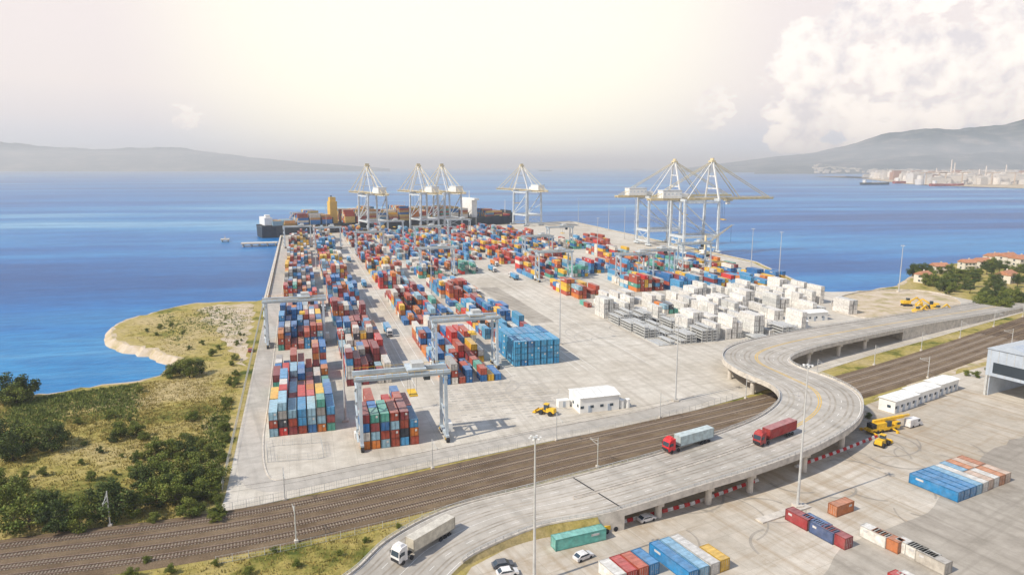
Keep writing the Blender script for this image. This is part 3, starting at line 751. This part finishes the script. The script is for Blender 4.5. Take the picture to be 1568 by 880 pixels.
cw=carmesh((.75,.75,.75)); cb=carmesh((.1,.11,.13)); cr=carmesh((.4,.05,.04)); cvan=carmesh((.75,.75,.75),True)
for px,py,me,a in [(990,797,cw,A2),(893,855,cw,A2+.1),(770,868,cb,A2-.2),(777,880,cw,A2-.2),(384,538,cr,1.8),(1180,500,cw,.3)]:
    p=G(px,py); place(me,'parked_car',(p.x,p.y,.07),a)
p=G(1398,652); place(cvan,'white_van',(p.x,p.y,.05),A2,1.2)
ytr=[truck((.75,.75,.75),pick(PAL)) for _ in range(4)]
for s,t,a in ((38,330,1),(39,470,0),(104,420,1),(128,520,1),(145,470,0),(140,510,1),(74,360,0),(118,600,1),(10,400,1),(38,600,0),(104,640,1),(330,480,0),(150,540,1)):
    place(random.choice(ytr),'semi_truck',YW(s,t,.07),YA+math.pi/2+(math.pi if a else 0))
def loader(name,loc,rot,sc=1):
    mb=MB(); mb.box((-1.4,0,1.7),(3,2.2,1.3),0,taper=.9); mb.box((.3,0,2.6),(1.5,1.6,1.8),1,taper=.85); mb.box((.3,0,3.55),(1.6,1.7,.15),0); mb.box((1.4,0,1.3),(1.8,1.2,.8),0)
    for s in(-1,1): mb.beam((1.4,s*.7,1.9),(3.9,s*.7,.8),.3,.35,0)
    mb.prism([(3.7,.2),(5,.15),(4.4,.9),(3.8,1.4)],-1.4,1.4,0)
    for x in(-1.6,1.8):
        for s in(-1,1): mb.cyl((x,s*.9,.8),(x,s*1.5,.8),.8,.8,12,2)
    mb.obj(name,['yellow','glass','dark'],loc,rot,scale=sc)
loader('wheel_loader',G(838,634,.05),2.6,1.0)
def excavator(loc,rot,sc=1):
    mb=MB()
    for s in(-1,1): mb.box((0,s*1.2,.5),(4.4,.65,.95),2,taper=.8)
    mb.box((-.5,0,1.9),(3.8,2.6,1.4),0); mb.box((.9,.8,2.9),(1.4,1.1,1.6),1); mb.beam((1,-.3,2),(4.5,-.3,4.2),.5,.6,0); mb.beam((4.5,-.3,4.2),(7,-.3,1.8),.4,.5,0); mb.prism([(6.4,.4),(7.4,.6),(7.3,2),(6.7,2)],-.9,.3,0)
    mb.beam((1.8,-.3,2.2),(3.5,-.3,3.4),.2,.2,2)
    mb.obj('excavator',['yellow','glass','dark'],loc,rot,scale=sc)
for px,py,a in((1388,468,0),(1405,482,.4),(1420,478,3.4),(1435,480,.2),(1428,472,2.8)): excavator(G(px,py,.1),a,1.2)
mb=MB(); mb.box((0,0,1.3),(12,2.7,.9),0); mb.box((5.2,0,2.2),(2.2,2.6,1.5),0); mb.box((5.6,0,2.5),(1.5,2.66,.8),1); mb.box((-1.5,0,2.5),(5,2.4,1.5),0); mb.box((1.6,-.9,2.8),(1.8,1,1.6),1)
mb.beam((-3.6,.3,3.6),(9,.3,4.0),.9,.9,0); mb.beam((0,.3,3.7),(11.5,.3,4.15),.65,.7,3); mb.box((-4.4,0,2.4),(1.4,2.6,1.7),2)
wheels(mb,(-4.6,-3,-1.2,2.4,4.4),2.7,.65)
for x in(-5.4,3.4): mb.box((x,0,.8),(.4,6,.3),0); [mb.box((x,s*3,.4),(.7,.7,.8),0) for s in(-1,1)]
mb.obj('mobile_crane',['yellow','glass','dark','ypaint'],G(1350,660,.05),A2-.15,scale=.95)
loader('wheel_loader',G(1350,682,.05),A2+.2,.95); loader('forklift_truck',G(932,812,.05),A2,.7)

# ---------------------------------------------------------------- buildings
def shed(name,loc,rot,L,Wd,h,wall='white',roof='white',rh=1.2,doors=3,wins=4,open_base=False):
    mb=MB()
    if not open_base: mb.box((0,0,h/2),(L,Wd,h),0)
    else:
        mb.box((0,0,h*.72),(L,Wd,h*.56),0)
        for i in range(7):
            for s in(-1,1): mb.box((-L/2+.5+i*(L-1)/6,s*(Wd/2-.4),h*.22),(.8,.7,h*.44),2)
        mb.box((0,Wd/2-1,h*.2),(L-2,.3,h*.4),0)
        for s in(-1,1):
            for i in range(12):mb.box((-L/2+1.2+i*(L-2.4)/11,s*(Wd/2+.04),h*.72),(.12,.1,h*.54),2)
            for i in range(6):mb.box((s*(L/2+.04),-Wd/2+1.2+i*(Wd-2.4)/5,h*.72),(.1,.12,h*.54),2)
        mb.box((-L/2-.06,0,h*.62),(.1,Wd*.7,h*.22),5); mb.box((0,-Wd/2-.06,h*.66),(L*.8,.1,h*.12),5)
    prof=[(-Wd/2-.4,h),(Wd/2+.4,h),(0,h+rh)]
    vs=[(-L/2-.4,y,z) for y,z in prof]+[(L/2+.4,y,z) for y,z in prof]
    mb.add(vs,[(0,2,1),(3,4,5),(0,3,5,2),(1,2,5,4),(0,1,4,3)],1)
    if not open_base:
        for i in range(doors): mb.box((-L/2+(i+.5)*L/doors,-Wd/2-.03,1.2),(1.3,.08,2.3),3)
        for i in range(wins): mb.box((-L/2+(i+.2)*L/wins,-Wd/2-.03,2.0),(1.2,.08,.9),4)
        for i in range(max(1,int(Wd/4))): mb.box((-L/2-.03,-Wd/2+(i+.5)*4,2),(.08,1.2,.9),4)
    nr=int(L/2.5)
    for i in range(nr):
        x=-L/2+1+i*2.5
        for s in(-1,1): mb.beam((x,s*(Wd/2+.38),h+.04),(x,0,h+rh+.04),.1,.1,2)
    return mb.obj(name,[wall,roof,'galv','clad','glass','hull'],loc,rot)
shed('site_office',G(909,622,.05),YA,14,10,5.2,'white','white',1.0,2,4)
mb=MB(); [mb.cyl((i*2,0,0),(i*2,0,3),.9,.9,10) for i in range(2)]; mb.obj('water_tank',['white'],G(952,624,.05),YA)
mb=MB(); mb.box((0,0,1.25),(4,2.4,2.5)); mb.box((0,-1.22,1.2),(.9,.06,2),1); mb.obj('portable_cabin',['white','clad'],G(862,622,.05),YA)
a=G(1370,634);b=G(1478,598); dr=(b-a).normalized(); nr=Vector((-dr.y,dr.x,0)); ang=math.atan2(dr.y,dr.x)
for i,(f,L) in enumerate(((.16,14),(.50,13.4),(.83,12.6))): shed('white_shed',a.lerp(b,f)+nr*(3+i*.8)+Vector((0,0,.05)),ang,L,5.5,4.2,'white','white',.4,4,4)
wa=math.radians(28); wc=G(1532,624)+Vector((math.cos(wa)*31,math.sin(wa)*31,0))+Vector((-math.sin(wa),math.cos(wa),0))*3
shed('warehouse',wc+Vector((0,0,.05)),wa,44,15,17,'clad','clad',2.2,open_base=True)
shed('site_office',YW(255,296,.05),YA,16,8,4.5,'white','white',.8,3,4); shed('site_office',YW(236,283,.05),YA,9,6,3.5,'white','white',.6,1,2); shed('gatehouse',G(1187,505,.05),.3,8,5,3.5,'white','white',.4,1,2)
def house(loc,rot,L,Wd,fl):
    mb=MB(); h=fl*2.9; mb.box((0,0,h/2),(L,Wd,h),0)
    prof=[(-Wd/2-.6,h-.1),(Wd/2+.6,h-.1),(0,h+Wd*.28)]
    vs=[(-L/2-.5,y,z) for y,z in prof]+[(L/2+.5,y,z) for y,z in prof]; mb.add(vs,[(0,2,1),(3,4,5),(0,3,5,2),(1,2,5,4),(0,1,4,3)],1)
    for f in range(fl):
        for i in range(int(L/3)):
            for s in(-1,1): mb.box((-L/2+1.5+i*3,s*(Wd/2+.02),1.5+f*2.9),(1.2,.1,1.3),2)
        for s in(-1,1): mb.box((s*(L/2+.02),0,1.5+f*2.9),(.1,1.4,1.3),2)
    mb.box((0,-Wd/2-.7,3.0),(L*.6,1.4,.15),0); mb.box((L*.2,1,h+Wd*.28),(.7,.7,1.4),0)
    mb.obj('house',['wall','tile','glass'],loc,rot)
for px,py,r,L,W,f in[(1540,408,.4,14,10,3),(1502,410,.2,11,9,2),(1437,418,.1,11,8,2),(1413,432,.5,9,8,2),(1540,432,.6,13,10,2),(1560,412,.3,12,10,3),(1480,412,.1,10,8,2),(1590,420,.3,12,10,2),(1520,402,.3,12,9,2)]: house(G(px,py,0),r,L,W,f)

# ---------------------------------------------------------------- vegetation
def leafcloud(mb,c,r,n,size,mat,squash=.8):
    for _ in range(n):
        d=Vector(np.random.randn(3)); d.normalize(); rr=r*(random.random()**.45)
        p=Vector(c)+Vector((d.x*rr,d.y*rr,d.z*rr*squash))
        if p.z<.1: p.z=random.uniform(.1,.5)
        a=Vector(np.random.randn(3)).normalized(); b=a.cross(Vector(np.random.randn(3))).normalized(); s=size*random.uniform(.6,1.3)
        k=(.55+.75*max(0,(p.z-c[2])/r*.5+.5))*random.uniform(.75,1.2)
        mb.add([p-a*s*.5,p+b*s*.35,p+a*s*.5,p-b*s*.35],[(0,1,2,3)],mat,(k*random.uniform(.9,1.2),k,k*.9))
def tree(seed,h,r,bushy=False,dark=False):
    random.seed(seed); np.random.seed(seed); mb=MB(); th=h*(.25 if bushy else .4)
    mb.cyl((0,0,-.2),(random.uniform(-.3,.3),random.uniform(-.3,.3),th),.05*h*.6,.03*h*.6,8,1)
    nl=16 if bushy else 13
    for i in range(nl):
        a=i*2.4+random.uniform(-.4,.4); rr=r*random.uniform(.15,.78); z=h*(random.uniform(.15,.8) if bushy else random.uniform(.42,.84))
        c=(math.cos(a)*rr,math.sin(a)*rr,z); mb.cyl((0,0,th*.8),c,.02*h*.5,.03,5,1)
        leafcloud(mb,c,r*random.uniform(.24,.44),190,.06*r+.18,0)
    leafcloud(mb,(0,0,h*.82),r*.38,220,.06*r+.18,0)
    return mb.mesh('tree',['leafd' if dark else 'leaf','bark'])
T=[tree(1,8,4.2,True),tree(2,9,5,True,True),tree(3,7,4.5,True),tree(4,10,4.2,False,True),tree(5,8,5.2,True,False)]
random.seed(11); np.random.seed(11)
def plant(px,py,ti,sc,name='tree'):
    p=G(px,py) if not isinstance(px,Vector) else px
    place(T[ti],name,(p.x,p.y,0),random.uniform(0,6.28),(sc*random.uniform(.9,1.15),sc*random.uniform(.9,1.1),sc))
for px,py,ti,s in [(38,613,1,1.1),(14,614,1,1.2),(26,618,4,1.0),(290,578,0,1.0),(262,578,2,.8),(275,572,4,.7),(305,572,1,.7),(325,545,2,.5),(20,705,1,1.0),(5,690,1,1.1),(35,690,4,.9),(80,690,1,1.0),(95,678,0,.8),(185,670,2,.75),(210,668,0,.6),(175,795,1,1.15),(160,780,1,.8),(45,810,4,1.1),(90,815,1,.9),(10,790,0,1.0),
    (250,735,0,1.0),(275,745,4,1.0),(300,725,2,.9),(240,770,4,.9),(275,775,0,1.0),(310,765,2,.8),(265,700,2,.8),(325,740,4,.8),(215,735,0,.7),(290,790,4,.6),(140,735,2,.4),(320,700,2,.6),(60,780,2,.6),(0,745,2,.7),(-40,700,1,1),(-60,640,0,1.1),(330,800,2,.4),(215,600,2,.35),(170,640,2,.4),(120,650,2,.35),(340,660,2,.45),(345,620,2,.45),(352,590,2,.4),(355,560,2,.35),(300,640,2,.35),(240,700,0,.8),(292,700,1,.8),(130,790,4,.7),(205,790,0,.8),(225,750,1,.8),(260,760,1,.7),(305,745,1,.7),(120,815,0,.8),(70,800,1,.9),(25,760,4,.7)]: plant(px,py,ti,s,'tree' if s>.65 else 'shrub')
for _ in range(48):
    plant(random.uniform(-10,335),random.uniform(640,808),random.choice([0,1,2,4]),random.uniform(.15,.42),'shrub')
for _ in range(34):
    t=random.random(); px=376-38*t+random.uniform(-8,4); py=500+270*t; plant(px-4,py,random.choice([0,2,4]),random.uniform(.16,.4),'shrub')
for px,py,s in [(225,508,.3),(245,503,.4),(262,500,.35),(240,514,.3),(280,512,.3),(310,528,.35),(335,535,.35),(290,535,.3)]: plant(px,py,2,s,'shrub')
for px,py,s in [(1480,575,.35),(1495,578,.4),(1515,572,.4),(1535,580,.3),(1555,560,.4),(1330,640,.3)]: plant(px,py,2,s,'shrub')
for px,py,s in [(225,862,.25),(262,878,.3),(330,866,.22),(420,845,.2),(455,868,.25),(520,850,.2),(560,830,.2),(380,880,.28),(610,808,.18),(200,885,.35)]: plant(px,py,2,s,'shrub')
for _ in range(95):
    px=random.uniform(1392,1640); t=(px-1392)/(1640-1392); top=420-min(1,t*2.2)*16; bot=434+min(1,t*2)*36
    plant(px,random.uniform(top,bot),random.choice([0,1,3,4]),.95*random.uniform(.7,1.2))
for _ in range(40): plant(random.uniform(1500,1700),random.uniform(452,476),random.choice([0,1,4]),.8)
GP=G2([(-150,632),(0,616),(140,597),(262,580),(272,548),(200,518),(190,500),(250,482),(320,470),(388,470),(375,540),(350,640),(330,770),(300,790),(0,834),(-200,860)])
xs=[p[0] for p in GP]; ys=[p[1] for p in GP]; mb=MB(); cnt=0
def tuft(mb,x,y,s,col,n=4):
    for _ in range(n):
        a=random.uniform(0,6.28); dx,dy=math.cos(a)*.4*s,math.sin(a)*.4*s; ox,oy=random.uniform(-.7,.7),random.uniform(-.7,.7)
        mb.add([(x+ox-dy*.6,y+oy+dx*.6,0),(x+ox+dy*.6,y+oy-dx*.6,0),(x+ox+dx,y+oy+dy,s)],[(0,1,2)],0,col)
while cnt<20000:
    x=random.uniform(min(xs),max(xs)); y=random.uniform(min(ys),max(ys))
    if not inpoly(x,y,GP): continue
    g=math.sin(x*.07)+math.sin(y*.053+x*.03)+math.sin(x*.21+y*.13)*.6+random.uniform(-.4,.4)
    if y>260 and random.random()<.85: continue
    if g<-.3 and random.random()<.6: continue
    cnt+=1; s=random.uniform(.3,.75)*(1.3 if g>.9 else .8); k=random.uniform(.6,1.05); gr=g>.8
    tuft(mb,x,y,s,(k*.5,k*.72,k*.45) if gr else (k,k*.93,k*.7))
for _ in range(6500):
    i=random.randint(5,95); o=random.uniform(11.5,32); t=random.random(); p=(rl[i]-rn[i]*o)*(1-t)+(rl[i+1]-rn[i+1]*o)*t
    j=min(range(0,70,3),key=lambda j:(Lp[j].xy-Vector(p)).length); d=Lp[j].xy-Rp[j].xy
    if (Vector(p)-Lp[j].xy).dot(d)<d.length*(1.0+Lp[j].z*1.5): continue
    k=random.uniform(.55,1.05); tuft(mb,p[0],p[1],random.uniform(.2,.6),(k,k*.93,k*.75))
mb.obj('grass',['grass'])

# ---------------------------------------------------------------- distant land
def hills(name,ridge,dist,depth,seed,rough=.12):
    rng=np.random.RandomState(seed); px=np.array([r[0] for r in ridge]); py=np.array([r[1] for r in ridge]); n=420; m=30
    xs=np.linspace(px[0],px[-1],n); yy=np.interp(xs,px,py); ph=rng.rand(14)*6.28
    vs=[]
    for j in range(m):
        v=j/(m-1)
        for i in range(n):
            X=(xs[i]-784)/F; ang=math.atan((440-yy[i])/F)-TH
            Hh=H+dist*math.tan(ang)
            prof=math.sin(min(1,v*1.6)*math.pi/2)**1.1 if v<.62 else math.cos((v-.62)/.38*math.pi/2)
            w=0
            for k in range(8): w+=math.sin(xs[i]*.012*(1.9**k)+ph[k]+v*5*math.sin(ph[k+5]))/(1.6**k)
            z=(Hh-SEA)*prof*(1+rough*w*.4*(1-abs(v-.62)*.5))+SEA-2
            d=dist+(v-.62)*depth; vs.append((X*d,d,z))
    fs=[(j*n+i,j*n+i+1,(j+1)*n+i+1,(j+1)*n+i) for j in range(m-1) for i in range(n-1)]
    mb=MB(); mb.add(vs,fs); mb.obj(name,['hill'],smooth=True)
hills('hills',[(-700,200),(-300,208),(0,214),(60,219),(130,226),(200,226),(300,232),(400,242),(600,258)],13500,4500,1,.2)
hills('hills',[(1040,258),(1130,246),(1200,238),(1240,234),(1300,222),(1350,205),(1400,197),(1450,196),(1500,189),(1568,178),(1800,160),(2200,170)],12000,5000,2,.1)
hills('hills',[(1150,258),(1250,247),(1330,241),(1400,238),(1500,236),(1568,232),(1800,228),(2200,235)],9000,2600,3,.22)
pts=[tuple(p[:2]) for p in (G(1385,282,SEA),G(1470,286,SEA),G(1568,289,SEA),G(1900,292,SEA))]+[(5200,5200),(2300,5400),tuple(G(1290,270,SEA)[:2])]
poly_obj('distant_shore',pts,SEA+1.5,'sand')
mb=MB()
for _ in range(800):
    d=random.uniform(3050,5200); lo=1400-(d-3050)/2150*90; px=random.uniform(lo,1720); X=(px-784)/F*d
    w=random.uniform(15,90); h=random.choice((10,14,20,28,36,46)); k=random.uniform(.6,.85); c=(k,k*.97,k*.92) if random.random()<.85 else (.42,.24,.16)
    if random.random()<.35: mb.cyl((X,d,-1),(X,d,h*.8),w*.3,w*.3,14,0,c)
    else: mb.box((X,d,h/2-1),(w,w*.5,h),0,random.uniform(-.3,.3),col=c); mb.box((X,d,h),(w*.8,w*.3,h*.3),0,0,col=tuple(a*.8 for a in c))
for px,h in ((1447,110),(1452,95),(1530,85),(1425,70),(1490,65),(1500,80)):
    X=(px-784)/F*3300; mb.cyl((X,3300,0),(X,3300,h),4,2.5,8,0,(.7,.65,.6))
for px in(1410,1430,1440,1465,1510,1545):
    X=(px-784)/F*3100; mb.beam((X,3100,0),(X,3100,50),4,4,0,(.6,.5,.4)); mb.beam((X-30,3100,48),(X+35,3100,52),4,4,0,(.6,.5,.4))
mb.obj('industrial_port',['col'])
mb=MB()
for _ in range(900):
    left=random.random()<.4
    px=random.uniform(-60,380) if left else random.uniform(1240,1700); d=11200+random.uniform(0,900) if left else random.uniform(7400,8300)
    X=(px-784)/F*d; w=random.uniform(15,50); z=8+(d-(11100 if left else 7350))*.09; mb.box((X,d,z),(w,w,20),0,0,col=(.65,.61,.55))
mb.obj('distant_town',['col'])

# ---------------------------------------------------------------- haze (real scattering air layer)
hm=bpy.data.materials.new('haze_air'); hm.use_nodes=True; nt=hm.node_tree; nt.nodes.clear()
out=nt.nodes.new('ShaderNodeOutputMaterial'); vsn=nt.nodes.new('ShaderNodeVolumeScatter'); vsn.inputs['Density'].default_value=1.35e-4; vsn.inputs['Color'].default_value=(.88,.94,1,1); vsn.inputs['Anisotropy'].default_value=.1
nt.links.new(vsn.outputs[0],out.inputs['Volume'])
mb=MB(); mb.box((0,19000,156),(60000,44000,340))
place(mb.mesh('haze',[hm]),'haze')

# ---------------------------------------------------------------- world / sun
w=bpy.data.worlds.new('World'); scene.world=w; w.use_nodes=True; nt=w.node_tree; bg=nt.nodes['Background']; bg.inputs[1].default_value=.12
sunv=Vector((-.87,-.49,0)).normalized(); el=math.radians(44); az=math.atan2(sunv.x,sunv.y)
sky=new(nt,'ShaderNodeTexSky'); sky.sky_type='NISHITA'; sky.sun_disc=False; sky.sun_elevation=el; sky.sun_rotation=az; sky.dust_density=3; sky.air_density=1
tc=new(nt,'ShaderNodeTexCoord'); sep=new(nt,'ShaderNodeSeparateXYZ'); nt.links.new(tc.outputs['Generated'],sep.inputs[0])
rz=ramp(nt,sep.outputs[2],[(0,(.64,.72,.86)),(.03,(.72,.75,.84)),(.06,(.85,.80,.82)),(.10,(.95,.86,.83)),(.22,(.96,.86,.83)),(.5,(.42,.52,.70)),(1,(.18,.31,.60))])
def dotmask(d,lo,hi):
    d=Vector(d).normalized(); v=new(nt,'ShaderNodeVectorMath',operation='DOT_PRODUCT'); nt.links.new(tc.outputs['Generated'],v.inputs[0]); v.inputs[1].default_value=d
    m=new(nt,'ShaderNodeMapRange',interpolation_type='SMOOTHSTEP'); nt.links.new(v.outputs['Value'],m.inputs[0]); m.inputs[1].default_value=lo; m.inputs[2].default_value=hi; return m.outputs[0]
def math2(op,a,b):
    m=new(nt,'ShaderNodeMath',operation=op)
    for i,x in enumerate((a,b)):
        if isinstance(x,(int,float)): m.inputs[i].default_value=x
        else: nt.links.new(x,m.inputs[i])
    return m.outputs[0]
def pdir(px,py):
    dx=(px-784)/F; dy=(py-440)/F; return (dx,CT-dy*ST,-ST-dy*CT)
glow=dotmask(pdir(700,0),.90,1.0)
c=mixc(nt,glow,rz.outputs[0],(1.22,1.16,.95))
def bank_(dirs,scale,lo,hi,push):
    n=noise(nt,scale,vec=tc.outputs['Generated'],detail=10,rough=.58,mscale=(1,1,1.7)); mk=None
    for d in dirs: mk=d if mk is None else math2('MAXIMUM',mk,d)
    v=math2('ADD',n.outputs[0],math2('MULTIPLY',mk,push)); m=new(nt,'ShaderNodeMapRange',interpolation_type='SMOOTHSTEP'); nt.links.new(v,m.inputs[0]); m.inputs[1].default_value=lo; m.inputs[2].default_value=hi; return m.outputs[0]
big=bank_([dotmask(pdir(1560,40),.965,1),dotmask(pdir(1400,150),.975,1),dotmask(pdir(1300,85),.99,1),dotmask(pdir(1250,160),.992,1)],12,.78,.85,.42)
small=bank_([dotmask(pdir(285,178),.9994,1),dotmask(pdir(1095,165),.9988,1)],60,.84,.92,.42)
cf=math2('MULTIPLY',math2('MAXIMUM',big,math2('MULTIPLY',small,.6)),.9)
shd=noise(nt,22,vec=tc.outputs['Generated'],detail=9,rough=.62); shc=ramp(nt,shd.outputs[0],[(.38,(.84,.78,.79)),(.56,(1.22,1.12,1.02))])
c=mixc(nt,cf,c,shc.outputs[0])
sc=new(nt,'ShaderNodeVectorMath',operation='SCALE'); nt.links.new(c,sc.inputs[0]); sc.inputs['Scale'].default_value=9.2
f=mixc(nt,.88,sky.outputs[0],sc.outputs[0]); nt.links.new(f,bg.inputs[0])
sl=bpy.data.lights.new('sun','SUN'); sl.energy=5.0; sl.angle=math.radians(.5); sl.color=(1,.93,.82); so=bpy.data.objects.new('sun',sl); scene.collection.objects.link(so)
dvec=Vector((-sunv.x*math.cos(el),-sunv.y*math.cos(el),-math.sin(el))); so.rotation_euler=dvec.to_track_quat('-Z','Y').to_euler(); so.location=(0,0,300)
# ---------------------------------------------------------------- camera
cd=bpy.data.cameras.new('camera'); cd.sensor_width=36; cd.lens=36*F/1568; cd.clip_end=150000; cd.clip_start=1
co=bpy.data.objects.new('camera',cd); scene.collection.objects.link(co); co.location=(0,0,H); co.rotation_euler=(math.pi/2-TH,0,0); scene.camera=co
scene.view_settings.view_transform='Standard'; scene.view_settings.look='None'; scene.view_settings.exposure=0
